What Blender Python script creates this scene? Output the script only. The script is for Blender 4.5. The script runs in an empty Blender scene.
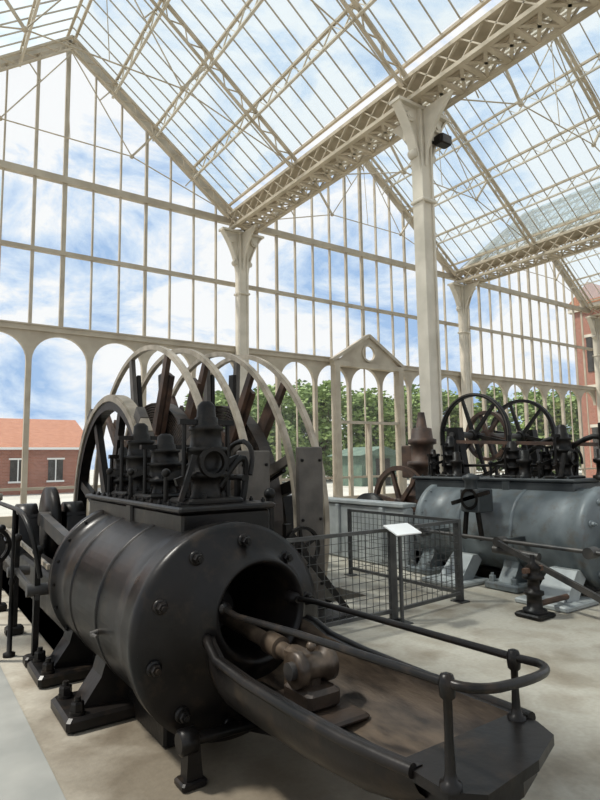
import bpy, math, random
from mathutils import Vector, Matrix
random.seed(7)
V=Vector
scene=bpy.context.scene
scene.view_settings.view_transform='Standard'
scene.view_settings.look='None'
scene.view_settings.exposure=0.0

# ---------------------------------------------------------------- materials
def nmat(name):
    m=bpy.data.materials.new(name); m.use_nodes=True
    nt=m.node_tree
    return m,nt,nt.nodes['Principled BSDF']
def paint(name,c1,c2,rough=.5,metal=0.,scale=6.,bump=0.,r2=None,detail=6,lo=.35,hi=.65,spec=.5,stretch=(1,1,1),grime=None):
    m,nt,b=nmat(name); N=nt.nodes; L=nt.links
    tc=N.new('ShaderNodeTexCoord'); mp=N.new('ShaderNodeMapping'); mp.inputs['Scale'].default_value=stretch
    no=N.new('ShaderNodeTexNoise'); no.inputs['Scale'].default_value=scale; no.inputs['Detail'].default_value=detail
    rp=N.new('ShaderNodeValToRGB'); rp.color_ramp.elements[0].position=lo; rp.color_ramp.elements[1].position=hi
    rp.color_ramp.elements[0].color=(*c1,1); rp.color_ramp.elements[1].color=(*c2,1)
    L.new(tc.outputs['Object'],mp.inputs['Vector']); L.new(mp.outputs[0],no.inputs['Vector'])
    L.new(no.outputs['Fac'],rp.inputs[0]); col=rp.outputs[0]
    if grime:
        n3=N.new('ShaderNodeTexNoise'); n3.inputs['Scale'].default_value=5.; n3.inputs['Detail'].default_value=12; n3.inputs['Roughness'].default_value=.7
        L.new(mp.outputs[0],n3.inputs['Vector']); r3=N.new('ShaderNodeValToRGB'); r3.color_ramp.elements[0].position=.52; r3.color_ramp.elements[1].position=.68
        L.new(n3.outputs['Fac'],r3.inputs[0]); mx=N.new('ShaderNodeMixRGB'); L.new(r3.outputs[0],mx.inputs[0]); L.new(col,mx.inputs[1]); mx.inputs[2].default_value=(*grime,1); col=mx.outputs[0]
    L.new(col,b.inputs['Base Color'])
    b.inputs['Roughness'].default_value=rough; b.inputs['Metallic'].default_value=metal
    b.inputs['Specular IOR Level'].default_value=spec
    if r2 is not None:
        mr=N.new('ShaderNodeMapRange'); mr.inputs[3].default_value=rough; mr.inputs[4].default_value=r2
        L.new(no.outputs['Fac'],mr.inputs[0]); L.new(mr.outputs[0],b.inputs['Roughness'])
    if bump>0:
        n2=N.new('ShaderNodeTexNoise'); n2.inputs['Scale'].default_value=scale*6; n2.inputs['Detail'].default_value=4
        bp=N.new('ShaderNodeBump'); bp.inputs['Strength'].default_value=bump; bp.inputs['Distance'].default_value=.01
        L.new(mp.outputs[0],n2.inputs['Vector']); L.new(n2.outputs['Fac'],bp.inputs['Height']); L.new(bp.outputs[0],b.inputs['Normal'])
    return m
IRON=paint('black_iron',(.003,.003,.003),(.011,.009,.008),.2,.0,3.2,.15,.5,detail=10,spec=.25,grime=(.026,.018,.012))
IRON2=paint('dark_iron_matt',(.003,.003,.003),(.012,.01,.008),.3,.0,8.,.2,.55,spec=.22,grime=(.02,.014,.01))
STEEL=paint('grey_steel',(.04,.04,.04),(.09,.08,.07),.35,.4,5.,.1,.5)
PLATE=paint('plate_grey',(.05,.042,.034),(.1,.085,.07),.5,.0,4.,.2)
RUST=paint('rusty_brown',(.028,.016,.011),(.095,.05,.03),.6,.0,5.,.3)
RUSTL=paint('trough_brown',(.02,.014,.01),(.12,.088,.06),.3,.0,3.5,.2,.6,detail=10,stretch=(4,1,4))
RUSTD=paint('slipper_brown',(.015,.01,.008),(.045,.03,.02),.5,.0,5.,.3)
BRONZE=paint('worn_bronze',(.035,.024,.016),(.13,.095,.065),.4,.2,9.,.1)
RIM=paint('reel_rim_paint',(.22,.185,.135),(.4,.34,.265),.5,.0,5.,.1)
BED=paint('bed_grey_blue',(.24,.26,.26),(.4,.42,.41),.4,.0,3.,.1)
E2=paint('engine_bluegrey',(.075,.09,.096),(.19,.215,.22),.3,.0,2.2,.1,.55,detail=9,grime=(.11,.1,.085))
E2D=paint('engine_dark_blue',(.018,.022,.024),(.05,.055,.055),.35,.0,3,.1,.55)
CREAM=paint('cream_paint',(.54,.49,.4),(.66,.6,.5),.55,0,2.,.05)
WALLC=paint('glazing_frame_paint',(.36,.305,.23),(.46,.4,.31),.55,0,2.,.05)
CREAMD=paint('girder_paint',(.4,.335,.24),(.54,.46,.35),.6,0,2.,.05)
WHITE=paint('white_panel',(.78,.78,.76),(.85,.85,.83),.4,0,2.)
FENCE=paint('fence_paint',(.05,.05,.05),(.09,.09,.085),.45,.3,6.)
TILE=paint('roof_tile',(.32,.13,.075),(.46,.21,.12),.8,0,3.,.3,stretch=(1,6,1))
LEAF=paint('leaf_green',(.13,.2,.05),(.32,.42,.14),.6,0,.8)
BARK=paint('bark',(.1,.07,.05),(.16,.12,.08),.9,0,4)
GRASS=paint('gravel_grass',(.42,.41,.36),(.56,.54,.48),.9,0,.3)
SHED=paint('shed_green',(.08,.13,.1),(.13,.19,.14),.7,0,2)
DARK=paint('pit_dark',(.03,.028,.025),(.06,.055,.05),.9,0,2)

def brick():
    m,nt,b=nmat('brick'); N=nt.nodes; L=nt.links
    tc=N.new('ShaderNodeTexCoord'); sp=N.new('ShaderNodeSeparateXYZ'); ad=N.new('ShaderNodeMath'); cb=N.new('ShaderNodeCombineXYZ')
    L.new(tc.outputs['Object'],sp.inputs[0]); L.new(sp.outputs[0],ad.inputs[0]); L.new(sp.outputs[1],ad.inputs[1])
    L.new(ad.outputs[0],cb.inputs[0]); L.new(sp.outputs[2],cb.inputs[1])
    br=N.new('ShaderNodeTexBrick'); br.inputs['Color1'].default_value=(.28,.11,.07,1); br.inputs['Color2'].default_value=(.37,.15,.1,1)
    br.inputs['Mortar'].default_value=(.4,.34,.3,1); br.inputs['Scale'].default_value=3.; br.inputs['Mortar Size'].default_value=.012
    L.new(cb.outputs[0],br.inputs['Vector']); L.new(br.outputs['Color'],b.inputs['Base Color']); b.inputs['Roughness'].default_value=.9
    return m
BRICK=brick()
def floor_mat():
    m,nt,b=nmat('floor_concrete'); N=nt.nodes; L=nt.links
    tc=N.new('ShaderNodeTexCoord')
    def noise(s,d,dist=0):
        n=N.new('ShaderNodeTexNoise'); n.inputs['Scale'].default_value=s; n.inputs['Detail'].default_value=d; n.inputs['Distortion'].default_value=dist
        L.new(tc.outputs['Object'],n.inputs['Vector']); return n
    def ramp(n,a,b_,c1,c2,o='Fac'):
        r=N.new('ShaderNodeValToRGB'); r.color_ramp.elements[0].position=a; r.color_ramp.elements[1].position=b_
        r.color_ramp.elements[0].color=(*c1,1); r.color_ramp.elements[1].color=(*c2,1); L.new(n.outputs[o],r.inputs[0]); return r
    r1=ramp(noise(.9,8,.3),.3,.7,(.35,.32,.26),(.47,.44,.37))
    r2=ramp(noise(2.6,10,.6),.36,.56,(.55,.49,.42),(1,1,1))
    r3=ramp(noise(30,4),.3,.7,(.86,.86,.86),(1,1,1))
    r4=ramp(noise(1.3,12,.2),.34,.44,(.6,.54,.47),(1,1,1))
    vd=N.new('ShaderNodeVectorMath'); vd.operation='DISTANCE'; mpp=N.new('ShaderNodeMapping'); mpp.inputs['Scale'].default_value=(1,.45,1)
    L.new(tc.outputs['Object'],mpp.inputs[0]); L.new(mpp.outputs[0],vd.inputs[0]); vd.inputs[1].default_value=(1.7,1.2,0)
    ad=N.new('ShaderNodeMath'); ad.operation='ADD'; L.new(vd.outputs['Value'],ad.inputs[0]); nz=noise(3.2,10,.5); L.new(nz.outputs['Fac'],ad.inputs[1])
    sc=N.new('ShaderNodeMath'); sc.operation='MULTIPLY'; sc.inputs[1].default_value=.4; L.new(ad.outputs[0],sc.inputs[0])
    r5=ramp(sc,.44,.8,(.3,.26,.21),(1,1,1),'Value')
    prev=r1.outputs[0]
    for r,f in((r2,.5),(r3,1),(r4,.6),(r5,.9)):
        mx=N.new('ShaderNodeMixRGB'); mx.blend_type='MULTIPLY'; mx.inputs[0].default_value=f
        L.new(prev,mx.inputs[1]); L.new(r.outputs[0],mx.inputs[2]); prev=mx.outputs[0]
    L.new(prev,b.inputs['Base Color']); b.inputs['Roughness'].default_value=.7
    bp=N.new('ShaderNodeBump'); bp.inputs['Strength'].default_value=.2; bp.inputs['Distance'].default_value=.01
    n=noise(40,4); L.new(n.outputs['Fac'],bp.inputs['Height']); L.new(bp.outputs[0],b.inputs['Normal'])
    return m
FLOOR=floor_mat()
STRIP=paint('floor_strip',(.21,.215,.2),(.3,.3,.275),.8,0,2.,.1)
def glass(name,tint,other,fac,gl=.04):
    m=bpy.data.materials.new(name); m.use_nodes=True; nt=m.node_tree; N=nt.nodes; L=nt.links
    N.remove(N['Principled BSDF']); out=N['Material Output']
    t=N.new('ShaderNodeBsdfTransparent'); t.inputs[0].default_value=(*tint,1)
    d=N.new('ShaderNodeBsdfTranslucent'); d.inputs[0].default_value=(*other,1)
    g=N.new('ShaderNodeBsdfGlossy'); g.inputs['Roughness'].default_value=.05
    m1=N.new('ShaderNodeMixShader'); m1.inputs[0].default_value=fac; L.new(t.outputs[0],m1.inputs[1]); L.new(d.outputs[0],m1.inputs[2])
    m2=N.new('ShaderNodeMixShader'); m2.inputs[0].default_value=gl; L.new(m1.outputs[0],m2.inputs[1]); L.new(g.outputs[0],m2.inputs[2])
    L.new(m2.outputs[0],out.inputs[0]); return m
GLW=glass('wall_glass',(.97,.98,.98),(.8,.85,.88),.02,.015)
GLR=glass('roof_glass',(.86,.92,.94),(.62,.7,.74),.28,.03)

# ---------------------------------------------------------------- mesh builder
def frame(ax,hint=V((0,0,1))):
    w=V(ax).normalized(); h=V(hint)
    if abs(w.dot(h))>.98: h=V((0,1,0))
    u=h.cross(w).normalized(); v=w.cross(u); return u,v,w
class MB:
    def __init__(s): s.v=[];s.f=[];s.m=[];s.s=[];s.mats=[]
    def mi(s,m):
        if m not in s.mats: s.mats.append(m)
        return s.mats.index(m)
    def add(s,vs,fs,m,sm=False):
        o=len(s.v); s.v+= [tuple(p) for p in vs]; k=s.mi(m)
        for f in fs: s.f.append([i+o for i in f]); s.m.append(k); s.s.append(sm)
    def box(s,a,b,m):
        x0,y0,z0=a;x1,y1,z1=b
        s.add([(x0,y0,z0),(x1,y0,z0),(x1,y1,z0),(x0,y1,z0),(x0,y0,z1),(x1,y0,z1),(x1,y1,z1),(x0,y1,z1)],
              [(0,3,2,1),(4,5,6,7),(0,1,5,4),(1,2,6,5),(2,3,7,6),(3,0,4,7)],m)
    def bbox(s,a,b,m,c=.015):
        x0,y0,z0=a;x1,y1,z1=b
        def loop(z,i): return [(x0+i+c,y0+i,z),(x1-i-c,y0+i,z),(x1-i,y0+i+c,z),(x1-i,y1-i-c,z),(x1-i-c,y1-i,z),(x0+i+c,y1-i,z),(x0+i,y1-i-c,z),(x0+i,y0+i+c,z)]
        vs=loop(z0,c)+loop(z0+c,0)+loop(z1-c,0)+loop(z1,c); fs=[tuple(range(7,-1,-1)),tuple(range(24,32))]
        for k in range(3):
            for i in range(8): j=(i+1)%8; fs.append((k*8+i,k*8+j,k*8+8+j,k*8+8+i))
        s.add(vs,fs,m)
    def beam(s,a,b,w,h,m,up=(0,0,1)):
        a=V(a);b=V(b); u,v,_=frame(b-a,up); vs=[]
        for p in (a,b):
            for i,j in((-1,-1),(1,-1),(1,1),(-1,1)): vs.append(p+u*i*w/2+v*j*h/2)
        s.add(vs,[(0,3,2,1),(4,5,6,7),(0,1,5,4),(1,2,6,5),(2,3,7,6),(3,0,4,7)],m)
    def lathe(s,c,ax,prof,m,seg=32,closed=False,sm=True,caps=True):
        c=V(c);u,v,w=frame(ax); vs=[];fs=[];n=len(prof)
        for t,r in prof:
            for i in range(seg):
                a=2*math.pi*i/seg; vs.append(c+w*t+(u*math.cos(a)+v*math.sin(a))*r)
        for k in range(n if closed else n-1):
            k2=(k+1)%n
            for i in range(seg):
                j=(i+1)%seg; fs.append((k*seg+i,k*seg+j,k2*seg+j,k2*seg+i))
        s.add(vs,fs,m,sm)
        if caps and not closed:
            s.add(vs[:seg],[tuple(range(seg-1,-1,-1))],m); s.add(vs[-seg:],[tuple(range(seg))],m)
    def cyl(s,a,b,r,m,r2=None,seg=16,sm=True):
        a=V(a);b=V(b); s.lathe(a,b-a,[(0,r),((b-a).length,r if r2 is None else r2)],m,seg,sm=sm)
    def ring(s,c,ax,R,r,w,m,seg=64):
        s.lathe(c,ax,[(-w/2,r),(-w/2,R),(w/2,R),(w/2,r)],m,seg,closed=True,sm=False)
    def hexnut(s,c,ax,r,h,m):
        s.lathe(c,ax,[(0,r),(h*.8,r),(h,r*.85)],m,6,sm=False); s.lathe(c,ax,[(h,r*.5),(h*1.5,r*.5)],m,8)
    def ball(s,c,r,m,seg=12):
        p=[(-r*math.cos(math.pi*i/8),max(r*math.sin(math.pi*i/8),r*.02)) for i in range(9)]
        s.lathe(c,(0,0,1),p,m,seg)
    def tube(s,pts,r,m,seg=10):
        pts=[V(p) for p in pts]; vs=[];fs=[]; n=len(pts); pu=None
        for k,p in enumerate(pts):
            d=(pts[min(k+1,n-1)]-pts[max(k-1,0)]).normalized()
            if pu is None: pu,_,_=frame(d)
            pu=(pu-d*pu.dot(d)).normalized(); pv=d.cross(pu)
            for i in range(seg):
                a=2*math.pi*i/seg; vs.append(p+(pu*math.cos(a)+pv*math.sin(a))*r)
        for k in range(n-1):
            for i in range(seg):
                j=(i+1)%seg; fs.append((k*seg+i,k*seg+j,k*seg+seg+j,k*seg+seg+i))
        s.add(vs,fs,m,True); s.add(vs[:seg],[tuple(range(seg-1,-1,-1))],m); s.add(vs[-seg:],[tuple(range(seg))],m)
    def prism(s,poly,d,m):
        n=len(poly); d=V(d); a=[V(p) for p in poly]; b=[p+d for p in a]
        s.add(a+b,[tuple(range(n-1,-1,-1)),tuple(range(n,2*n))]+[(i,(i+1)%n,n+(i+1)%n,n+i) for i in range(n)],m)
    def wheel(s,c,R,rw,rt,hub,n,sw,m,ms=None,ax=(1,0,0),seg=64,a0=.2):
        ms=ms or m; c=V(c); u,v,w=frame(ax)
        s.ring(c,ax,R,R-rt,rw,m,seg); s.lathe(c,ax,[(-rw*.9,hub*.8),(-rw*.7,hub),(rw*.7,hub),(rw*.9,hub*.8)],ms,24)
        for i in range(n):
            a=a0+2*math.pi*i/n; d=u*math.cos(a)+v*math.sin(a); t=w.cross(d)
            p=c+d*hub*.9; q=c+d*(R-rt*.6); vs=[]
            for pp,ww in((p,sw*1.3),(q,sw*.8)):
                for i1,j1 in((-1,-1),(1,-1),(1,1),(-1,1)): vs.append(pp+t*i1*ww/2+w*j1*rw*.3)
            s.add(vs,[(0,3,2,1),(4,5,6,7),(0,1,5,4),(1,2,6,5),(2,3,7,6),(3,0,4,7)],ms)
    def obj(s,name,parent=None):
        me=bpy.data.meshes.new(name); me.from_pydata(s.v,[],s.f)
        for m in s.mats: me.materials.append(m)
        me.polygons.foreach_set('material_index',s.m); me.polygons.foreach_set('use_smooth',s.s); me.update()
        o=bpy.data.objects.new(name,me); scene.collection.objects.link(o)
        if parent: o.parent=parent
        return o
def empty(name):
    e=bpy.data.objects.new(name,None); scene.collection.objects.link(e); return e
def bez(a,b,c,n=10):
    a,b,c=V(a),V(b),V(c); return [a*(1-t)**2+b*2*t*(1-t)+c*t*t for t in [i/n for i in range(n+1)]]

# ---------------------------------------------------------------- hall geometry
D=17.; BAY=11.3; XA=9.17; XV=[XA-BAY,XA,XA+BAY,XA+2*BAY]
ZV=9.85; ZR=14.2; ZC=5.3; ZB=7.65
YC=[17.,8.4,-.2,-8.8]
Y0=-8.8
PX0,PX1,PY0,PY1=2.08,4.75,5.5,10.15
mb=MB(); FX0,FX1=XV[0]-.3,XV[3]+.3; FY0,FY1=Y0-.2,D+.3
def rects(mb,m,z,X0,X1,Y0_,Y1_,hx0,hx1,hy0,hy1,t):
    for (a,b,c,d) in((X0,X1,Y0_,hy0),(X0,X1,hy1,Y1_),(X0,hx0,hy0,hy1),(hx1,X1,hy0,hy1)): mb.box((a,c,z-t),(b,d,z),m)
rects(mb,FLOOR,0,FX0,FX1,FY0,FY1,PX0,PX1,PY0,PY1,.2)
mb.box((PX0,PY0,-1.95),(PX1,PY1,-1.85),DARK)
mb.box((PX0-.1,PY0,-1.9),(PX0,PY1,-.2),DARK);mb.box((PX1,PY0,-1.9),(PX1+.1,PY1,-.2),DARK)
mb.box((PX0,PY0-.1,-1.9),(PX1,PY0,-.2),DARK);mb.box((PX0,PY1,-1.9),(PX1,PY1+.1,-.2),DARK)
fl=mb.obj('floor')
mb=MB(); mb.box((-1.6,-1,0),(.74,17-.3,.014),STRIP); mb.obj('walkway_strip',fl)
mb=MB(); rects(mb,GRASS,-.05,-120,160,-60,160,FX0,FX1,FY0,FY1,.1); mb.obj('ground')

# ---- back gable wall
def rz(x):
    k=(x-XV[0])%BAY; h=BAY/2; return ZV+(ZR-ZV)*(1-abs(k-h)/h)
Yw=D
mb=MB(); gl=MB(); C_=WALLC
for b in range(3):
    x0=XV[b];x1=x0+BAY;xm=(x0+x1)/2
    for i in range(1,14):
        x=x0+BAY*i/14
        w=.12 if i==7 else(.085 if i%4==2 else .045)
        mb.box((x-w/2,Yw-.05,ZC),(x+w/2,Yw+.05,rz(x)),C_)
    mb.box((x0,Yw-.16,ZC),(x1,Yw+.1,ZC+.14),C_)
    mb.box((x0,Yw-.2,ZC+.14),(x1,Yw+.12,ZC+.18),C_)
    mb.box((x0,Yw-.08,ZB-.06),(x1,Yw+.06,ZB+.06),C_)
    mb.box((x0,Yw-.1,ZV-.1),(x1,Yw+.08,ZV+.1),C_)
    mb.beam((x0,Yw,ZV),(xm,Yw,ZR),.24,.2,C_); mb.beam((xm,Yw,ZR),(x1,Yw,ZV),.24,.2,C_)
    aw=BAY/7
    for i in range(7):
        a=x0+aw*i; c=a+aw/2; R=aw/2-.07; zc=ZC-.09-R; n=16
        pts=[(c-R*math.cos(math.pi*k/n),zc+R*math.sin(math.pi*k/n)) for k in range(n+1)]
        for y,fl_ in((Yw-.08,0),(Yw+.06,1)):
            vs=[];fs=[]
            for (px,pz) in pts: vs+=[(px,y,pz),(px,y,ZC)]
            for k in range(n): q=(2*k,2*k+2,2*k+3,2*k+1); fs.append(q if fl_==0 else q[::-1])
            mb.add(vs,fs,C_)
            mb.add([(a,y,zc),(c-R,y,zc),(c-R,y,ZC),(a,y,ZC)],[(0,1,2,3)],C_)
            mb.add([(c+R,y,zc),(a+aw,y,zc),(a+aw,y,ZC),(c+R,y,ZC)],[(0,1,2,3)],C_)
        vs=[]
        for (px,pz) in pts: vs+=[(px,Yw-.08,pz),(px,Yw+.06,pz)]
        mb.add(vs,[(2*k,2*k+1,2*k+3,2*k+2) for k in range(n)],C_)
        mb.box((a-.07,Yw-.08,0),(a+.07,Yw+.06,zc),C_)
        mb.box((a,Yw-.04,.95),(a+aw,Yw+.04,1.03),C_)
        if b>0: mb.box((c-.018,Yw-.03,1.0),(c+.018,Yw+.03,zc+R),C_)
    mb.box((x0,Yw-.1,0),(x1,Yw+.08,.3),C_)
    gl.add([(x0,Yw+.02,.3),(x1,Yw+.02,.3),(x1,Yw+.02,ZV),(xm,Yw+.02,ZR),(x0,Yw+.02,ZV)],[(0,1,2,3,4)],GLW)
wl=mb.obj('wall_back'); gl.obj('glazing',wl)
mb=MB(); xm=XA+BAY/2-.1; hw=1.62; zb=ZC+.02; ap=zb+1.12
y0=Yw-.5; y1_=Yw-.22
mb.box((xm-hw-.15,y0,zb-.18),(xm+hw+.15,y1_,zb),C_)
mb.beam((xm-hw-.2,y0+.12,zb),(xm,y0+.12,ap),.24,.12,C_); mb.beam((xm,y0+.12,ap),(xm+hw+.2,y0+.12,zb),.24,.12,C_)
R=.3; cz=zb+.42; n=48
tri=[V((xm-hw,0,zb)),V((xm+hw,0,zb)),V((xm,0,ap))]
def hit(d):
    best=1e9
    for i in range(3):
        a=tri[i];b=tri[(i+1)%3]; e=b-a
        det=d[0]*(-e.z)+e.x*d[1]
        if abs(det)<1e-9: continue
        ax=a.x-xm; az=a.z-cz
        t=(ax*(-e.z)+e.x*az)/det; s=(d[0]*az-d[1]*ax)/det
        if t>0 and -1e-6<=s<=1+1e-6: best=min(best,t)
    return best
vs=[]
for k in range(n):
    a=2*math.pi*k/n; d=(math.cos(a),math.sin(a)); t=hit(d)
    vs+=[(xm+d[0]*R,y0+.1,cz+d[1]*R),(xm+d[0]*t,y0+.1,cz+d[1]*t)]
mb.add(vs,[(2*k,2*k+1,(2*k+3)%(2*n),(2*k+2)%(2*n)) for k in range(n)],C_)
mb.ring((xm,y0+.1,cz),(0,1,0),R+.06,R-.02,.12,C_,32)
for x in(xm-hw,xm+hw): mb.box((x-.12,y0,0),(x+.12,y1_,zb-.18),C_)
mb.box((xm-hw+.12,y0+.1,3.0),(xm+hw-.12,y1_,3.1),C_)
mb.box((xm-.05,y0+.1,0),(xm+.05,y1_,3.0),C_)
mb.obj('door_1')

# ---- side wall right (glazed)
mb=MB(); X=XV[3]+.75
for i in range(30):
    y=Y0+i*(D-Y0)/29; mb.box((X-.05,y-.05,0),(X+.05,y+.05,ZV-.5),C_)
for z in(.15,ZC,ZB,ZV-.6): mb.box((X-.08,Y0,z-.08),(X+.08,D-.2,z+.08),C_)
mb.obj('wall_right')

# ---- columns
def column(x,y,wall):
    mb=MB(); w=.15
    mb.bbox((x-.34,y-.34,0),(x+.34,y+.34,.25),CREAM,.02); mb.bbox((x-.25,y-.25,.25),(x+.25,y+.25,.9),CREAM,.02)
    for sx in(-1,1): mb.box((x+sx*w-.025,y-.15,.9),(x+sx*w+.025,y+.15,ZV-.5),CREAM)
    mb.box((x-w+.02,y-.11,.9),(x+w-.02,y+.11,ZV-.5),CREAM)
    for sx in(-1,1):
        H=1.9; W=.6; n=12
        arc=[(w+W*((k/n)**2.4),ZV-.5-H+H*(k/n)) for k in range(n+1)]
        poly=[(x+sx*(w-.02),y-.05,ZV-.5)]+[(x+sx*px,y-.05,pz) for px,pz in arc]
        mb.prism(poly,(0,.1,0),CREAM)
        for k in range(n):
            mb.beam((x+sx*arc[k][0],y,arc[k][1]),(x+sx*arc[k+1][0],y,arc[k+1][1]),.24,.04,CREAM,up=(sx,0,0))
        mb.cyl((x+sx*.42,y-.12,ZV-.78),(x+sx*.42,y+.12,ZV-.78),.12,CREAM)
        mb.cyl((x+sx*.42,y-.14,ZV-.78),(x+sx*.42,y+.14,ZV-.78),.06,CREAM)
        mb.lathe((x+sx*(w+.1),y-.1,ZV-1.55),(0,1,0),[(0,.03),(0,.1),(.2,.1),(.2,.03)],CREAM,20)
    mb.box((x-.8,y-.16,ZV-.53),(x+.8,y+.16,ZV-.46),CREAM)
    for sy in ((-1,) if wall else (-1,1)):
        arc=[(.13+.8*((k/10)**2),ZV-1.8+1.3*(k/10)) for k in range(11)]
        poly=[(x-.04,y+sy*.11,ZV-.5)]+[(x-.04,y+sy*a,z) for a,z in arc]
        mb.prism(poly,(.08,0,0),CREAM)
    mb.bbox((x-.22,y-.2,ZV-2.65),(x+.22,y+.2,ZV-2.57),CREAM,.02)
    return mb.obj('iron_column')
for x in XV:
    for y in YC: column(x,y if y<D-.5 else D-.35,y>D-.5)

# ---- valley girders
for x in XV:
    mb=MB(); W=.42; zt=ZV+.12; zb=ZV-.4
    for sx in(-1,1):
        for z in(zt,zb): mb.box((x+sx*W-.06,Y0,z-.045),(x+sx*W+.06,D-.2,z+.045),CREAMD)
    mb.box((x-W,Y0,zt+.03),(x+W,D-.2,zt+.07),CREAMD)
    n=44; st=(D-.2-Y0)/n
    for i in range(n):
        a=Y0+i*st;b=a+st
        for sx in(-1,1):
            mb.beam((x+sx*W,a,zb),(x+sx*W,b,zt),.03,.06,CREAMD,up=(1,0,0)); mb.beam((x+sx*W,a,zt),(x+sx*W,b,zb),.03,.06,CREAMD,up=(1,0,0))
        mb.box((x-W,a-.05,zb-.03),(x+W,a+.05,zb+.03),CREAMD)
        mb.beam((x-W,a,zb),(x+W,b,zb),.07,.025,CREAMD); mb.beam((x+W,a,zb),(x-W,b,zb),.07,.025,CREAMD)
    mb.obj('valley_girder')

# ---- roof glazing, purlins
roof=empty('ceiling'); mb=MB(); gl=MB(); pu=MB()
for b in range(3):
    x0=XV[b]+.4; x1=XV[b]+BAY-.4; xm=XV[b]+BAY/2; zs=rz(x0)+.12
    n=int((D-Y0)/.5)
    for (xs,xe) in((x0,xm),(x1,xm)):
        a=V((xs,0,zs+.12)); c=V((xe,0,ZR+.12))
        for i in range(n+1):
            y=Y0+(D-Y0)*i/n
            mb.beam((a.x,y,a.z),(c.x,y,c.z),.022,.035,WALLC)
        gl.add([(a.x,Y0,a.z+.04),(a.x,D,a.z+.04),(c.x,D,c.z+.04),(c.x,Y0,c.z+.04)],[(0,1,2,3)],GLR)
        for t in(.0,.25,.5,.75,.98):
            p=a.lerp(c,t); lat=t in(.25,.5,.75)
            mb.box((p.x-.035,Y0,p.z-.1),(p.x+.035,D,p.z-.03),CREAMD)
            if lat:
                dz=.36
                pu.box((p.x-.035,Y0,p.z-.1-dz),(p.x+.035,D,p.z-.05-dz),CREAM)
                m=64; st=(D-Y0)/m
                for i in range(m):
                    y=Y0+i*st; z1,z2=(p.z-.08,p.z-.08-dz) if i%2 else (p.z-.08-dz,p.z-.08)
                    pu.beam((p.x,y,z1),(p.x,y+st,z2),.02,.035,CREAM,up=(1,0,0))
mb.obj('glazing_bars',roof); gl.obj('glazing',roof); pu.obj('lattice_purlins',roof)

# ---- trusses
for y in(16.55,12.7,8.4,4.1,-.2,-4.5):
    for b in range(3):
        mb=MB(); x0=XV[b];x1=x0+BAY;xm=(x0+x1)/2; r=.018
        for s,(xs) in((1,x0),(-1,x1)):
            A=V((xs+s*.35,y,ZV+.15)); P=V((xm,y,ZR-.12)); M=A.lerp(P,.5); dr=(P-A).normalized()
            nrm=V((dr.z*s,0,-dr.x*s)) ; nrm= nrm if nrm.z<0 else -nrm
            off=nrm*.3
            mb.beam(A,P,.1,.06,CREAMD); mb.beam(A+off,P+off+dr*(-.15),.08,.045,CREAMD)
            n=20
            for i in range(n):
                p=A.lerp(P,i/n);q=A.lerp(P,(i+1)/n)
                if i%2: mb.beam(p,q+off,.02,.035,CREAMD,up=(0,1,0))
                else: mb.beam(p+off,q,.02,.035,CREAMD,up=(0,1,0))
            S=M+nrm*1.4; mb.beam(M+off,S,.06,.06,CREAMD)
            mb.ball(S,.07,CREAMD)
            mb.cyl(A+V((0,0,-.15)),S,r,CREAMD,seg=6); mb.cyl(S,P+off,r,CREAMD,seg=6)
            Q1=A.lerp(P,.25); mb.cyl(Q1+off,(A.lerp(S,.5)),.02,CREAMD,seg=6)
            Q2=A.lerp(P,.75); mb.cyl(Q2+off,(P+off).lerp(S,.5),.02,CREAMD,seg=6)
            if s==1: SL=S
            else: mb.cyl(SL,S,r,CREAMD,seg=6); mb.cyl((SL+S)/2,P+off,.012,CREAMD,seg=6)
        mb.obj('roof_truss')
mb=MB(); x,y=XA+.22,8.2; z=ZV-1.2
mb.bbox((x-.02,y-.2,z-.1),(x+.34,y+.04,z+.12),IRON2,.03)
mb.beam((XA+.16,y+.1,z),(x+.1,y+.02,z),.05,.05,IRON2); mb.box((x+.02,y-.215,z-.08),(x+.3,y-.2,z+.1),STEEL)
mb.obj('spotlight')

# ---------------------------------------------------------------- engines
def valve_stand(mb,x,y,z,h,M,k=1.):
    s=h/.67
    P=[(0,.14),(.03,.14),(.03,.1),(.05,.09),(.12,.08),(.16,.1),(.165,.13),(.2,.13),(.205,.108),(.33,.108),(.335,.13),(.36,.13),(.365,.1),(.47,.092),(.475,.105),(.5,.105),(.51,.075),(.56,.07),(.565,.06),(.64,.055),(.67,.03)]
    mb.lathe((x,y,z),(0,0,1),[(t*s,r*k) for t,r in P],M,24)
    for i in range(6):
        a=i*math.pi/3; mb.hexnut((x+.12*k*math.cos(a),y+.12*k*math.sin(a),z+.03*s),(0,0,1),.018,.03,M)
        mb.hexnut((x+.115*k*math.cos(a),y+.115*k*math.sin(a),z+.2*s),(0,0,1),.013,.02,M)
    for sx in(-1,1):
        mb.cyl((x+sx*.145*k,y,z+.02*s),(x+sx*.145*k,y,z+.55*s),.016,M,seg=8)
    mb.beam((x-.18*k,y,z+.53*s),(x+.18*k,y,z+.53*s),.045,.035,M)
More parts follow.
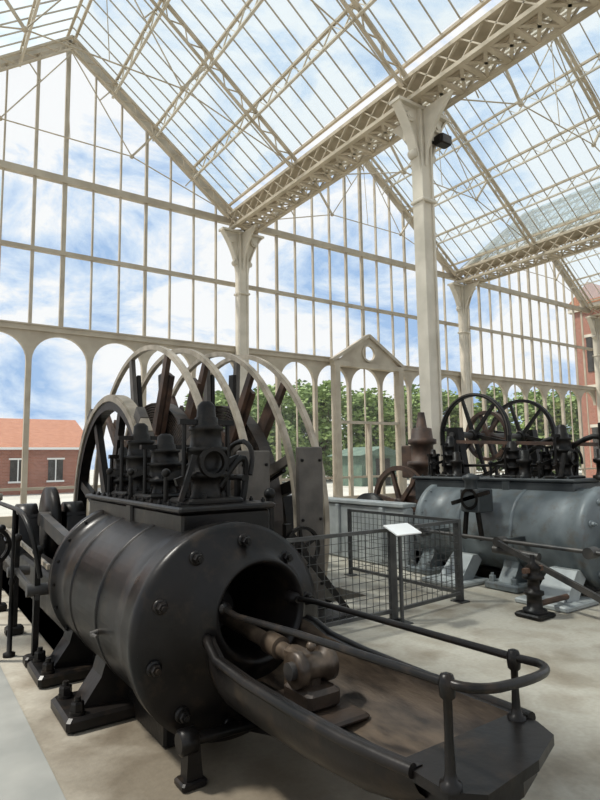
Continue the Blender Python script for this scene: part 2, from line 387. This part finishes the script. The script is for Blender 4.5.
def engine(name,ax,fy,L,M,MC):
    E=empty(name); az=.69
    yb=fy+L
    mb=MB(); r=.572
    prof=[(.0,.57),(.015,.6),(.13,.6),(.135,r),(.30,r)]
    for s_ in(.36,.68): prof+=[(L*s_,r),(L*s_+.004,r-.012),(L*s_+.012,r-.012),(L*s_+.016,r+.006),(L*s_+.06,r+.006),(L*s_+.064,r)]
    prof+=[(L-.12,r),(L-.118,.6),(L-.01,.6),(L,.58),(L+.02,.3)]
    mb.lathe((ax,fy,az),(0,1,0),prof,M,80,caps=False)
    mb.lathe((ax,yb+.02,az),(0,1,0),[(0,.3),(.001,.02)],M,48)
    cx,cz=ax+.11,az+.11; n=72; levels=[(ax,az,.57,fy),(ax+.005,az+.005,.545,fy-.012),(ax+.06,az+.065,.42,fy-.03),(cx-.02,cz-.02,.335,fy-.07),(cx,cz,.295,fy-.12),(cx,cz,.28,fy-.13),(cx,cz,.258,fy-.1),(cx,cz,.255,fy+.75)]
    vs=[];fs=[]
    for (a,b,rr,yy) in levels:
        for i in range(n):
            t=2*math.pi*i/n; vs.append((a+rr*math.cos(t),yy,b+rr*math.sin(t)))
    for k in range(len(levels)-1):
        for i in range(n): j=(i+1)%n; fs.append((k*n+i,k*n+j,k*n+n+j,k*n+n+i))
    mb.add(vs,fs,M,True); mb.add(vs[-n:],[tuple(range(n))],IRON2)
    mb.obj('cylinder',E)
    mb=MB()
    for i in range(10):
        t=2*math.pi*(i+.35)/10; c0=(ax+.5*math.cos(t),az+.5*math.sin(t)); mb.lathe((c0[0],fy-.018,c0[1]),(0,-1,0),[(0,.04),(.02,.04),(.022,.03)],M,16); mb.hexnut((c0[0],fy-.036,c0[1]),(0,-1,0),.03,.04,M)
    for i in range(20):
        t=2*math.pi*i/20; mb.hexnut((ax+.585*math.cos(t),fy+L-.118,az+.585*math.sin(t)),(0,-1,0),.012,.02,M)
    mb.obj('flange_bolts',E)
    mb=MB(); a=math.radians(200); px,pz=ax+r*math.cos(a),az+r*math.sin(a)
    mb.cyl((px+.02,fy+.75,pz+.12),(px-.07,fy+.75,pz+.1),.018,STEEL); mb.cyl((px-.06,fy+.75,pz+.1),(px-.06,fy+.64,pz+.11),.011,STEEL)
    mb.obj('drain_tap',E)
    mb=MB()
    for fyy in(fy+1.05,fy+L-.15):
        for sx in(-1,1):
            x2=ax+sx*.72
            pl=[(ax+sx*.2,fyy-.11,.09),(ax+sx*.2,fyy-.11,.3),(ax+sx*.44,fyy-.11,.4),(ax+sx*.48,fyy-.11,.26),(ax+sx*.6,fyy-.11,.09)]
            mb.prism(pl,(0,.22,0),M)
            mb.bbox((min(ax+sx*.2,x2),fyy-.24,0),(max(ax+sx*.2,x2),fyy+.24,.09),M,.02)
            for yy in(-.16,.16):
                mb.lathe((ax+sx*.64,fyy+yy,.09),(0,0,1),[(0,.048),(.02,.048)],M,12); mb.hexnut((ax+sx*.64,fyy+yy,.11),(0,0,1),.042,.055,M)
    mb.bbox((ax-.3,fy+.3,0),(ax+.3,fy+L-.1,.16),IRON2)
    bx,by=ax-.3,fy-.12
    mb.bbox((bx-.09,by-.06,0),(bx+.05,by+.06,.04),M,.01)
    mb.prism([(bx-.06,by-.04,.04),(bx+.03,by-.04,.04),(bx+.01,by-.04,.24),(bx-.05,by-.04,.24)],(0,.08,0),M)
    mb.cyl((bx-.08,by,.22),(bx+.8,by,.2),.032,M); mb.lathe((bx-.09,by,.22),(1,0,0),[(0,.05),(.01,.065),(.09,.065),(.1,.045)],M,20)
    mb.cyl((bx+.7,by,.0),(bx+.7,by,.2),.04,M)
    mb.obj('feet',E)
    mb=MB(); x0,x1,y0,y1=ax-.2,ax+.43,fy+.3,fy+L+.35
    mb.bbox((x0,y0,1.0),(x1,y1,1.335),MC,.015); mb.bbox((x0-.03,y0-.03,1.335),(x1+.03,y1+.03,1.375),MC,.012)
    mb.bbox((x0-.02,y0+.9,1.1),(x0+.05,y0+1.02,1.36),MC)
    k=0
    while y0+.08+k*.16<y1: mb.hexnut((x0+.01,y0+.08+k*.16,1.375),(0,0,1),.016,.02,MC); mb.hexnut((x1-.01,y0+.08+k*.16,1.375),(0,0,1),.016,.02,MC); k+=1
    mb.obj('steam_chest',E)
    mb=MB(); zt=1.375; xv=ax+.1
    ys=[y0+.3,y0+1.05,y1-.5]; hs=[.69,.5,.62]
    for yv,h in zip(ys,hs):
        valve_stand(mb,xv,yv,zt,h,IRON2,1.12)
        mb.bbox((xv-.2,yv-.18,zt-.01),(xv+.2,yv+.18,zt+.035),IRON2)
    yv=ys[0]
    valve_stand(mb,xv+.16,yv+.34,zt,.42,IRON2,.7)
    valve_stand(mb,xv-.06,ys[2]+.3,zt,.42,IRON2,.7)
    mb.ring((xv-.02,yv-.15,zt+.27),(0,1,0),.1,.075,.04,IRON2,24)
    mb.beam((xv-.22,yv-.08,zt+.02),(xv-.13,yv-.1,zt+.32),.05,.03,IRON2)
    mb.beam((xv-.22,yv,zt+.14),(xv+.26,yv+.02,zt+.3),.035,.05,IRON2)
    for k,yy in enumerate(ys):
        mb.cyl((xv-.2,yy+.22,zt),(xv-.2,yy+.22,zt+.2),.018,IRON2,seg=8); mb.ball((xv-.2,yy+.22,zt+.2),.032,IRON2)
        mb.beam((xv-.2,yy+.22,zt+.17),(xv,yy+.12,zt+.24),.03,.04,IRON2)
        mb.tube(bez((xv+.1,yy,zt+.1),(xv+.4,yy,zt+.55),(xv+.28,yy,zt-.02)),.024,IRON2)
    mb.cyl((xv+.27,ys[0]-.05,zt+.16),(xv+.27,y1-.1,zt+.16),.022,IRON2,seg=8)
    for yy in(ys[0],(ys[0]+ys[2])/2+.25,ys[2]+.2): mb.beam((xv+.27,yy+.05,zt-.03),(xv+.27,yy+.05,zt+.18),.035,.035,IRON2)
    mb.tube([(xv+.3,ys[0]+.25,zt),(xv+.3,ys[0]+.25,zt+.3)]+bez((xv+.3,ys[0]+.25,zt+.3),(xv+.3,ys[0]+.25,zt+.42),(xv+.34,ys[0]+.08,zt+.42),6)+bez((xv+.34,ys[0]+.08,zt+.42),(xv+.37,ys[0]-.05,zt+.38),(xv+.3,ys[0]-.08,zt+.18),6),.018,IRON2)
    mb.obj('valve_gear',E)
    mb=MB(); tc=ax+.1
    st=[(fy+.3,.24,.65,.43),(fy-.05,.26,.66,.41),(fy-.12,.285,.715,.39),(fy-.18,.305,.70,.38),(fy-.3,.32,.655,.38),(fy-.6,.32,.64,.39),(fy-1.0,.315,.64,.41),(fy-1.3,.305,.645,.44),(fy-1.5,.29,.655,.49),(fy-1.62,.275,.66,.57)]
    nn=16; inn=[];outr=[]
    for (y,w,zr,zbt) in st:
        for k in range(nn+1):
            t=math.pi*k/nn; c=-math.cos(t); s_=math.sin(t)**.7
            inn.append((tc+w*c,y,zr-(zr-zbt)*s_))
            outr.append((tc+(w+.045)*c,y,zr-(zr-zbt+.07)*s_))
    q=nn+1; fi=[];fo=[]
    for a in range(len(st)-1):
        for k in range(nn):
            fi.append((a*q+k,a*q+k+1,(a+1)*q+k+1,(a+1)*q+k)); fo.append((a*q+k,(a+1)*q+k,(a+1)*q+k+1,a*q+k+1))
    mb.add(inn,fi,RUSTL,True); mb.add(outr,fo,M,True)
    for side in(0,nn):
        vs=[]
        for a in range(len(st)): vs+=[inn[a*q+side],outr[a*q+side]]
        mb.add(vs,[(2*a,2*a+1,2*a+3,2*a+2) for a in range(len(st)-1)],M)
        mb.tube([V(outr[a*q+side])+V((.0,0,-.008)) for a in range(1,len(st))],.024,M)
    mb.prism([(tc-.03,fy,.12),(tc-.03,fy,.4),(tc-.03,fy-1.5,.43),(tc-.03,fy-1.2,.36),(tc-.03,fy-.5,.25)],(.06,0,0),M)
    e=fy-1.55
    def lipp(z,k): return [(tc-.32*k,e,z),(tc-.325*k,e-.22*k,z),(tc-.24*k,e-.3*k,z),(tc+.06*k,e-.27*k,z),(tc+.26*k,e-.2*k,z),(tc+.31*k,e-.1*k,z),(tc+.31*k,e,z)]
    mb.prism(lipp(.62,1),(0,0,.035),M); mb.prism(lipp(.52,.8),(0,0,.1),M)
    mb.obj('crosshead_guide',E)
    mb=MB()
    mb.cyl((cx,fy+.75,cz-.11),(cx,fy-.55,cz-.17),.042,BRONZE,seg=24); mb.cyl((cx,fy+.75,cz-.1),(cx,fy+.45,cz-.1),.12,M,seg=24)
    mb.cyl((cx,fy-.2,cz-.15),(cx,fy-.32,cz-.155),.06,BRONZE,seg=24)
    mb.obj('piston_rod',E)
    mb=MB(); yc=fy-.6; zc=.63
    mb.lathe((cx-.11,yc,zc),(1,0,0),[(0,.045),(0,.085),(.045,.085),(.055,.064),(.165,.064),(.175,.085),(.22,.085),(.22,.045)],BRONZE,28)
    mb.cyl((cx-.14,yc,zc),(cx+.14,yc,zc),.042,STEEL,seg=20)
    mb.bbox((cx-.045,yc-.04,.46),(cx+.045,yc+.2,.69),BRONZE,.02)
    mb.bbox((cx-.16,yc-.26,.425),(cx+.16,yc+.24,.455),RUSTD,.012); mb.bbox((cx-.1,yc-.12,.455),(cx+.1,yc+.12,.55),RUSTD,.02)
    mb.ball((cx,yc,zc+.095),.026,BRONZE)
    mb.obj('crosshead',E)
    mb=MB(); n1=V((ax-.2,fy-1.76,.96)); n2=V((ax+.37,fy-1.59,.88))
    s1=V((ax-.13,fy-.12,.85)); s2=V((ax+.33,fy-.12,.84))
    path=[s1+V((0,.04,0)),s1,s1.lerp(n1,.15)+V((-.04,0,0)),s1.lerp(n1,.5)+V((-.03,0,.01)),n1]
    path+=bez(n1,(ax-.2,fy-1.86,.965),(ax-.08,fy-1.86,.95),6)[1:]
    path+=bez((ax-.08,fy-1.86,.95),(ax+.29,fy-1.85,.91),(ax+.36,fy-1.7,.89),10)[1:]+[n2,n2.lerp(s2,.5)+V((.02,0,0)),n2.lerp(s2,.88)+V((.03,0,0)),s2,s2+V((0,.04,0))]
    mb.tube(path,.0155,M,12)
    for p,zb_ in((n1,.65),(n2,.645)):
        h=p.z-zb_
        mb.lathe((p.x,p.y,zb_),(0,0,1),[(0,.035),(.02,.035),(.025,.022),(.05,.017),(h*.5,.014),(h-.05,.014),(h-.04,.024),(h,.028),(h+.025,.02),(h+.03,.008)],M,16)
    for p in(s1,s2): mb.lathe(p,(0,-1,0),[(-.05,.035),(.02,.035),(.03,.022),(.05,.022)],M,16)
    mb.obj('handrail',E)
    mb=MB(); by0=yb+.02; by1=10.0
    bm=BED if ax>4 else M
    mb.bbox((ax-.45,by0,0),(ax-.2,by1,.62),bm,.03); mb.bbox((ax+.2,by0,0),(ax+.4,by1,.62),M,.03)
    mb.bbox((ax-.45,by0,0),(ax+.4,by1,.3),M,.03)
    mb.obj('bed_frame',E)
    mb=MB(); cy=7.8; czk=.9 if ax<4 else .6
    mb.lathe((ax-.12,cy,czk),(1,0,0),[(0,.05),(0,.46),(.1,.46),(.1,.05)],IRON2,48)
    mb.cyl((ax-.25,cy-.3,czk+.1),(ax-.1,cy-.3,czk+.1),.08,STEEL)
    mb.beam((ax-.2,yb+.1,.75),(ax-.2,cy-.3,czk+.1),.09,.14,STEEL)
    mb.cyl((ax-.2,yb-.0,.72),(ax-.2,yb+.7,.75),.05,STEEL)
    for sx in(-.34,.2):
        mb.prism([(ax+sx-.11,cy-.35,.5),(ax+sx-.11,cy-.2,czk+.15),(ax+sx-.11,cy+.2,czk+.15),(ax+sx-.11,cy+.35,.5)],(.22,0,0),M)
        mb.lathe((ax+sx-.11,cy,czk+.05),(1,0,0),[(0,.1),(0,.22),(.22,.22),(.22,.1)],M,24)
    mb.obj('crank',E)
    return E
E1=engine('steam_engine',1.62,3.04,2.08,IRON,IRON)
Eb=engine('steam_engine.001',6.92,3.62,2.6,E2,E2D)

# engine 1 left side details
mb=MB()
mb.tube([(.84,8.2,1.26),(.84,5.5,1.26)]+bez((.84,5.5,1.26),(.84,5.1,1.26),(.9,5.05,1.0),8)+[(.95,5.05,.75)],.02,IRON2)
for y in(5.7,6.9,8.1): mb.lathe((.84,y,0),(0,0,1),[(0,.05),(.03,.05),(.04,.022),(.6,.016),(.62,.03),(.66,.016),(1.26,.016)],IRON2,12)
mb.obj('guard_rail',E1)
mb=MB()
mb.wheel((.62,5.25,1.0),.15,.03,.03,.05,5,.025,IRON2,ax=(.3,-1,0),seg=36); mb.lathe((.62,5.2,1.0),(0,1,0),[(0,.09),(.04,.1),(.08,.05)],IRON2,20); mb.cyl((.62,5.25,1.0),(.66,5.9,1.0),.02,IRON2)
mb.cyl((.64,5.7,0.014),(.64,5.7,.98),.03,IRON2); mb.bbox((.55,5.6,0.014),(.73,5.8,.06),IRON2)
mb.beam((.98,5.3,.55),(.98,8.0,.7),.03,.05,STEEL); mb.beam((1.04,5.2,.8),(1.04,7.9,.9),.025,.04,RIM)
for y in(5.35,6.4,7.5):
    mb.bbox((.9,y-.07,0),(1.06,y+.07,.08),IRON2); mb.beam((.98,y,.08),(.98,y,.9),.045,.06,IRON2); mb.cyl((.9,y,.6),(1.1,y,.6),.05,STEEL); mb.ball((.98,y,.92),.045,IRON2)
mb.obj('side_linkage',E1)
mb=MB()
mb.lathe((1.0,8.9,0),(0,0,1),[(0,.2),(.08,.2),(.1,.12),(.7,.1),(.72,.15),(.8,.15),(.82,.11),(1.15,.11),(1.17,.16),(1.25,.16),(1.3,.04)],RIM,20)
mb.obj('lubricator',E1)

# engine 2 extras (near side)
mb=MB(); x=6.2
mb.bbox((x-.1,4.85,.95),(x+.2,5.15,1.25),E2D); mb.lathe((x-.05,5.0,1.25),(0,0,1),[(0,.08),(.1,.08),(.12,.11),(.16,.11),(.2,.03)],E2D,16)
for dy in(-.14,.14): mb.beam((x-.05,5.0+dy,.6),(x-.05,5.0+dy*.4,1.2),.04,.05,IRON2)
mb.ring((x-.08,5.0,1.12),(1,0,0),.14,.1,.05,IRON2,24); mb.beam((x-.08,4.7,1.22),(x-.08,5.3,1.05),.04,.05,IRON2)
mb.cyl((x-.3,2.6,.66),(x-.3,6.2,.68),.024,STEEL); mb.cyl((x-.3,3.9,.54),(x-.3,4.5,.56),.045,STEEL)
for y in(3.3,4.4,5.6): 
    mb.beam((x-.3,y,.66),(x+.2,y,.66),.05,.05,E2D); mb.lathe((x-.37,y,.66),(1,0,0),[(0,.06),(.14,.06)],STEEL,16)
mb.beam((x-.42,4.35,.66),(x-.42,2.9,.14),.045,.06,STEEL)
mb.obj('eccentric_rod',Eb)
mb=MB(); px,py=5.5,3.72
mb.bbox((px-.15,py-.15,0),(px+.15,py+.15,.05),IRON2)
mb.lathe((px,py,.05),(0,0,1),[(0,.12),(.03,.12),(.04,.08),(.16,.075),(.18,.1),(.21,.1),(.22,.06),(.33,.06),(.34,.11),(.37,.11),(.38,.08),(.44,.075),(.45,.09),(.5,.03),(.58,.022)],IRON2,24)
mb.beam((px-.16,py,.48),(px+.16,py,.48),.04,.05,RUST); mb.cyl((px,py,.12),(px+.6,py,.12),.03,RUST)
mb.obj('oil_pump',Eb)
mb=MB()
for y in(3.9,5.35):
    mb.prism([(6.0,y-.2,.0),(6.0,y+.2,.0),(6.35,y+.17,.36),(6.35,y-.17,.36)],(.25,0,0),BED); mb.bbox((5.85,y-.32,0),(6.5,y+.32,.06),BED)
mb.bbox((6.22,6.3,.0),(6.42,10.2,.92),BED,.03); mb.bbox((6.18,6.3,.92),(6.48,10.2,.98),BED,.01)
for y in(6.8,7.9,9.0): mb.bbox((6.18,y-.05,.1),(6.24,y+.05,.9),BED,.01)
mb.obj('bed_side_casting',Eb)
mb=MB(); ys,zs=6.2,2.02
mb.wheel((7.75,ys,zs),.7,.07,.055,.1,6,.05,IRON2,IRON2); mb.wheel((9.05,ys,zs),.66,.07,.055,.1,6,.05,IRON2,IRON2)
mb.wheel((8.1,ys,zs),.42,.1,.05,.1,6,.045,RUST,RUST)
mb.ring((7.71,ys,zs),(1,0,0),.69,.675,.015,PLATE,64)
mb.cyl((7.2,ys,zs),(9.4,ys,zs),.045,STEEL)
for xx in(7.3,9.3):
    mb.prism([(xx-.07,ys-.4,0),(xx-.07,ys-.1,zs+.12),(xx-.07,ys+.1,zs+.12),(xx-.07,ys+.4,0)],(.14,0,0),IRON2)
mb.obj('regulator_wheels',Eb)
mb=MB(); gx,gy=7.85,7.45
mb.bbox((gx-.35,gy-.35,0),(gx+.35,gy+.35,1.0),RUST); mb.lathe((gx,gy,1.0),(0,0,1),[(0,.3),(.3,.22),(.5,.2),(.52,.28),(.6,.28),(.62,.2),(.9,.2),(.92,.26),(1.0,.26),(1.02,.2),(1.2,.18),(1.22,.1),(1.5,.06)],RUST,24)
mb.wheel((gx-.4,gy+.2,.85),.68,.1,.08,.1,6,.07,RUST,RUST)
mb.bbox((gx-.1,gy+.1,1.3),(gx+.32,gy+.45,1.9),RUST)
mb.cyl((gx-.4,gy+.2,.85),(gx+.2,gy+.2,.85),.06,STEEL)
mb.obj('governor',Eb)
mb=MB()
for (xx,yy,h,k) in((7.3,4.3,.45,1),(7.3,5.2,.6,1),(6.95,5.9,.55,1),(7.3,3.85,.7,1.2),(6.9,4.7,.4,1.1)):
    mb.cyl((xx,yy,1.3),(xx,yy,1.375+h),.03*k,IRON2); mb.lathe((xx,yy,1.36),(0,0,1),[(0,.11*k),(.05,.11*k),(.06,.07*k),(.2,.07*k),(.22,.1*k),(.26,.1*k),(.27,.06*k),(.38,.06*k),(.39,.03)],IRON2,16)
mb.beam((6.95,5.9,1.9),(7.3,3.9,1.8),.04,.05,RUST)
for yy in(3.95,4.5): mb.tube(bez((7.35,yy,1.4),(7.35,yy-.35,2.3),(7.2,yy+.5,1.6),10),.035,IRON2)
mb.wheel((7.2,4.6,1.78),.16,.03,.03,.03,5,.02,IRON2,ax=(0,0,1),seg=28); mb.cyl((7.2,4.6,1.37),(7.2,4.6,1.8),.02,IRON2)
mb.obj('overhead_levers',Eb)

# ---------------------------------------------------------------- winding reels
Yc,Zc=7.8,.9; RR=2.36
W=empty('winding_reel')
mb=MB(); mb.cyl((2.1,Yc,Zc),(5.2,Yc,Zc),.14,STEEL,seg=24)
xx=5.05; mb.prism([(xx-.15,Yc-.45,0),(xx-.15,Yc-.2,Zc+.2),(xx-.15,Yc+.2,Zc+.2),(xx-.15,Yc+.45,0)],(.3,0,0),IRON2)
mb.obj('shaft',W)
mb=MB()
for k,X in enumerate((2.72,3.15,3.72,4.12)):
    c=V((X,Yc,Zc)); mb.ring(c,(1,0,0),RR,RR-.065,.065,RIM,96)
    mb.ring(c,(1,0,0),1.25,1.15,.06,RUST,64)
    mb.lathe(c,(1,0,0),[(-.1,.2),(-.1,.42),(.1,.42),(.1,.2)],IRON2,32)
    n=10
    for i in range(n):
        a=2*math.pi*(i+.15*k)/n+.1; d=V((0,math.cos(a),math.sin(a))); t=V((0,-math.sin(a),math.cos(a)))
        p=c+d*.4;q=c+d*(RR-.06); vs=[]
        for pp,ww in((p,.18),(q,.1)):
            for i1,j1 in((-1,-1),(1,-1),(1,1),(-1,1)): vs.append(pp+t*i1*ww/2+V((j1*.03,0,0)))
        mb.add(vs,[(0,3,2,1),(4,5,6,7),(0,1,5,4),(1,2,6,5),(2,3,7,6),(3,0,4,7)],RUST if i%2 else PLATE)
        sg=1 if k%2==0 else -1; p=c+d*1.0+V((sg*.07,0,0)); q=c+d*2.05+V((sg*.07,0,0))
        if i%2: mb.beam(p,q,.2,.05,RUST,up=(1,0,0))
        else: mb.beam(p,q,.14,.05,IRON2,up=(1,0,0))
mb.obj('reel_sides',W)
mb=MB()
for X in(2.935,3.92):
    mb.lathe((X,Yc,Zc),(1,0,0),[(-.15,.3),(-.15,1.25),(.15,1.25),(.15,.3)],RUSTD,48)
    for i in range(9): mb.ring((X,Yc,Zc),(1,0,0),1.3+i*.035,1.3+i*.035-.02,.18,RUSTD,48)
mb.obj('rope_core',W)
mb=MB()
mb.wheel((2.3,Yc,Zc),1.62,.14,.16,.25,8,.14,IRON2,IRON2,a0=.3,seg=80); mb.ring((2.22,Yc,Zc),(1,0,0),1.64,1.57,.02,RIM,80); mb.ring((2.3,Yc,Zc),(1,0,0),1.66,1.62,.14,RIM,80)
mb.obj('brake_wheel',W)
mb=MB()
for a0 in(0.5,2.3):
    for k in range(5):
        a=a0+k*.12; c=V((2.3,Yc+1.72*math.cos(a),Zc+1.72*math.sin(a))); t=V((0,-math.sin(a),math.cos(a)))
        mb.beam(c-t*.1,c+t*.1,.16,.1,RIM if k%2 else PLATE,up=(1,0,0))
mb.obj('brake_blocks',W)
mb=MB()
for x0,x1,zt in((2.84,3.22,1.76),(3.58,3.92,1.8)):
    mb.bbox((x0,5.24,0),(x1,5.3,zt),PLATE,.012)
    for z in(.3,1.0,zt-.15):
        for xx in(x0+.05,x1-.05): mb.hexnut((xx,5.24,z),(0,-1,0),.018,.018,IRON2)
    mb.bbox((x0-.05,5.2,0),(x1+.05,5.42,.08),IRON2)
mb.obj('guard_plates',W)
mb=MB()
mb.beam((3.3,5.05,0),(3.3,5.05,1.0),.07,.07,IRON2); mb.beam((3.3,5.05,.95),(3.9,4.85,.1),.06,.06,IRON2); mb.bbox((3.2,4.75,0),(4.0,5.12,.06),IRON2)
mb.wheel((3.45,5.0,.75),.22,.04,.03,.05,5,.03,IRON2,ax=(0,1,0),seg=32); mb.cyl((3.45,5.0,.75),(3.45,5.12,.75),.03,IRON2)
mb.cyl((3.05,4.98,0),(3.05,4.98,1.3),.04,IRON2); mb.ball((3.05,4.98,1.32),.06,IRON2)
mb.obj('brake_lever',W)

# ---------------------------------------------------------------- fence
mb=MB()
def panel(a,b,h=.92):
    a=V(a);b=V(b);d=(b-a).normalized();L=(b-a).length
    for z in(.1,h): mb.beam(a+V((0,0,z)),b+V((0,0,z)),.035,.035,FENCE)
    for p in(a,b): mb.beam(p,p+V((0,0,h+.02)),.045,.045,FENCE,up=(1,0,0)); mb.bbox((p.x-.07,p.y-.07,0),(p.x+.07,p.y+.07,.015),FENCE,.004)
    n=int(L/.085)
    for i in range(1,n): p=a+d*(L*i/n); mb.beam(p+V((0,0,.1)),p+V((0,0,h)),.005,.005,FENCE,up=(1,0,0))
    for k in range(1,10): z=.1+(h-.1)*k/10; mb.beam(a+V((0,0,z)),b+V((0,0,z)),.005,.005,FENCE)
panel((2.5,4.5,0),(4.22,4.5,0)); panel((4.26,4.5,0),(5.4,4.6,0)); panel((5.4,4.64,0),(5.4,6.6,0))
mb.obj('safety_fence')
mb=MB(); mb.cyl((4.24,4.38,0),(4.24,4.38,.92),.02,FENCE); mb.bbox((4.16,4.3,0),(4.32,4.42,.012),FENCE,.003); mb.prism([(4.07,4.24,.89),(4.41,4.24,.89),(4.41,4.44,.97),(4.07,4.44,.97)],(0,-.004,.012),WHITE)
mb.obj('information_sign')

# ---------------------------------------------------------------- outside
mb=MB(); B=(-12,36,9.2,46); 
mb.box((B[0],B[1],-.05),(B[2],B[3],2.55),BRICK)
mb.prism([(B[0]-.4,B[1]-.4,2.55),(B[0]-.4,B[3]+.4,2.55),(B[0]-.4,(B[1]+B[3])/2,4.6)],(B[2]-B[0]+.8,0,0),TILE)
for i in range(10):
    x=-11+i*2.0; mb.box((x,B[1]-.06,.7),(x+.8,B[1]+.02,1.9),DARK); mb.box((x-.08,B[1]-.1,1.9),(x+.88,B[1]+.02,2.0),WHITE); mb.box((x-.08,B[1]-.1,.6),(x+.88,B[1]+.02,.7),WHITE); mb.box((x+.37,B[1]-.08,.7),(x+.43,B[1],1.9),WHITE)
mb.box((B[0]-.4,B[1]-.5,2.47),(B[2]+.4,B[1]-.38,2.6),WHITE)
mb.obj('brick_building')
mb=MB(); B=(38.5,19,48,21.8)
mb.box((B[0],B[1],-.05),(B[2],B[3],11.7),BRICK); mb.box((B[0]-.2,B[1]-.2,11.7),(B[2]+.2,B[3]+.2,12.1),CREAM); mb.box((B[0]-.1,B[1]-.1,6.2),(B[2]+.1,B[3]+.1,6.5),CREAM)
mb.prism([(B[0]-.3,B[1]-.3,12.1),(B[0]-.3,B[3]+.3,12.1),(B[0]-.3,(B[1]+B[3])/2,13.6)],(B[2]-B[0]+.6,0,0),TILE)
for z in(1.2,7.4):
    y=B[1]+.9; mb.box((B[0]-.05,y,z),(B[0]+.02,y+1.0,z+2.4),DARK); mb.box((B[0]-.08,y-.1,z+2.4),(B[0],y+1.1,z+2.6),CREAM)
    for k in range(3):
        x=B[0]+1+k*2.8; mb.box((x,B[1]-.05,z),(x+1.1,B[1]+.02,z+2.4),DARK); mb.box((x-.1,B[1]-.08,z+2.4),(x+1.2,B[1],z+2.6),CREAM)
mb.obj('brick_tower')
mb=MB(); mb.box((24,28,-.05),(27.5,31,1.9),SHED); mb.prism([(23.7,27.7,1.9),(27.8,27.7,1.9),(25.75,27.7,2.5)],(0,3.6,0),SHED); mb.box((25.2,27.95,-.05),(26.4,28.02,1.7),DARK); mb.obj('green_shed')
def tree(x,y,h,r):
    mb=MB(); mb.cyl((x,y,-.05),(x,y,h*.55),.22,BARK,r2=.1,seg=8)
    cl=[]
    for i in range(28):
        a=random.random()*6.28; rr=r*math.sqrt(random.random())*.85; z=h*(.12+.78*random.random()); k=1-.4*abs(z/h-.45)*2
        c=V((x+rr*k*math.cos(a),y+rr*k*math.sin(a),z)); cl.append(c); mb.cyl((x,y,h*.2),c,.05,BARK,r2=.02,seg=5)
    for c in cl:
        R=r*.44
        for i in range(180):
            d=V((random.gauss(0,1),random.gauss(0,1),random.gauss(0,.8))).normalized()*R*(random.random()**.4)
            p=c+d
            if p.z<.1: continue
            n=V((random.gauss(0,1),random.gauss(0,1),random.gauss(0,1)+.6)).normalized(); u,v,_=frame(n); s=.17+.12*random.random()
            mb.add([p-u*s,p-v*s*.6,p+u*s,p+v*s*.6],[(0,1,2,3)],LEAF)
    mb.obj('tree')
for (x,y,h,r) in((19.5,37,6.6,2.5),(24,38,7.6,2.6),(28.6,38.5,8.2,2.7),(33,37,7.4,2.5),(37.5,37,8.4,2.7),(42.2,37,8,2.6),(47,35,8.6,2.7),(46,29,7.2,2.6),(52.5,34,8.6,2.9),(52,28,7.6,2.6),(58,31,8.6,2.9),(20.5,43.5,7.4,2.6),(26,44,8.6,2.7),(31.5,44,9,2.8),(38,44,9.4,2.8),(44,43,9.4,2.9)): tree(x,y,h,r)

# ---------------------------------------------------------------- world, sun
w=bpy.data.worlds.new('sky'); scene.world=w; w.use_nodes=True; nt=w.node_tree; N=nt.nodes; L=nt.links
bg=N['Background']; tc=N.new('ShaderNodeTexCoord'); mp=N.new('ShaderNodeMapping'); mp.inputs['Scale'].default_value=(1,1,1.8); mp.inputs['Location'].default_value=(.35,.1,.2)
n1=N.new('ShaderNodeTexNoise'); n1.inputs['Scale'].default_value=4.6; n1.inputs['Detail'].default_value=11; n1.inputs['Roughness'].default_value=.62; n1.inputs['Distortion'].default_value=.35
r=N.new('ShaderNodeValToRGB'); e=r.color_ramp.elements; e[0].position=.36; e[0].color=(.38,.56,.84,1); e[1].position=.52; e[1].color=(.98,.99,1,1)
m=e.new(.44); m.color=(.66,.79,.96,1)
L.new(tc.outputs['Generated'],mp.inputs[0]); L.new(mp.outputs[0],n1.inputs['Vector']); L.new(n1.outputs['Fac'],r.inputs[0])
L.new(r.outputs[0],bg.inputs[0]); bg.inputs[1].default_value=1.0
sd=bpy.data.lights.new('sun','SUN'); sd.energy=4.6; sd.angle=math.radians(5); sd.color=(1,.96,.88)
so=bpy.data.objects.new('sun',sd); scene.collection.objects.link(so)
so.rotation_euler=(-V((-.55,.4,1.1))).to_track_quat('-Z','Y').to_euler()

# ---------------------------------------------------------------- camera
a=math.radians(34.6); p=math.radians(6.); ro=math.radians(.8)
f=V((math.sin(a)*math.cos(p),math.cos(a)*math.cos(p),math.sin(p))); rt=V((math.cos(a),-math.sin(a),0)); up=rt.cross(f)
r2=rt*math.cos(ro)-up*math.sin(ro); u2=up*math.cos(ro)+rt*math.sin(ro)
M=Matrix((( r2.x,u2.x,-f.x,0),(r2.y,u2.y,-f.y,0),(r2.z,u2.z,-f.z,1.65),(0,0,0,1)))
cd=bpy.data.cameras.new('camera'); cd.sensor_fit='VERTICAL'; cd.sensor_height=36; cd.lens=575/800*36; cd.clip_end=500
co=bpy.data.objects.new('camera',cd); scene.collection.objects.link(co); co.matrix_world=M; scene.camera=co
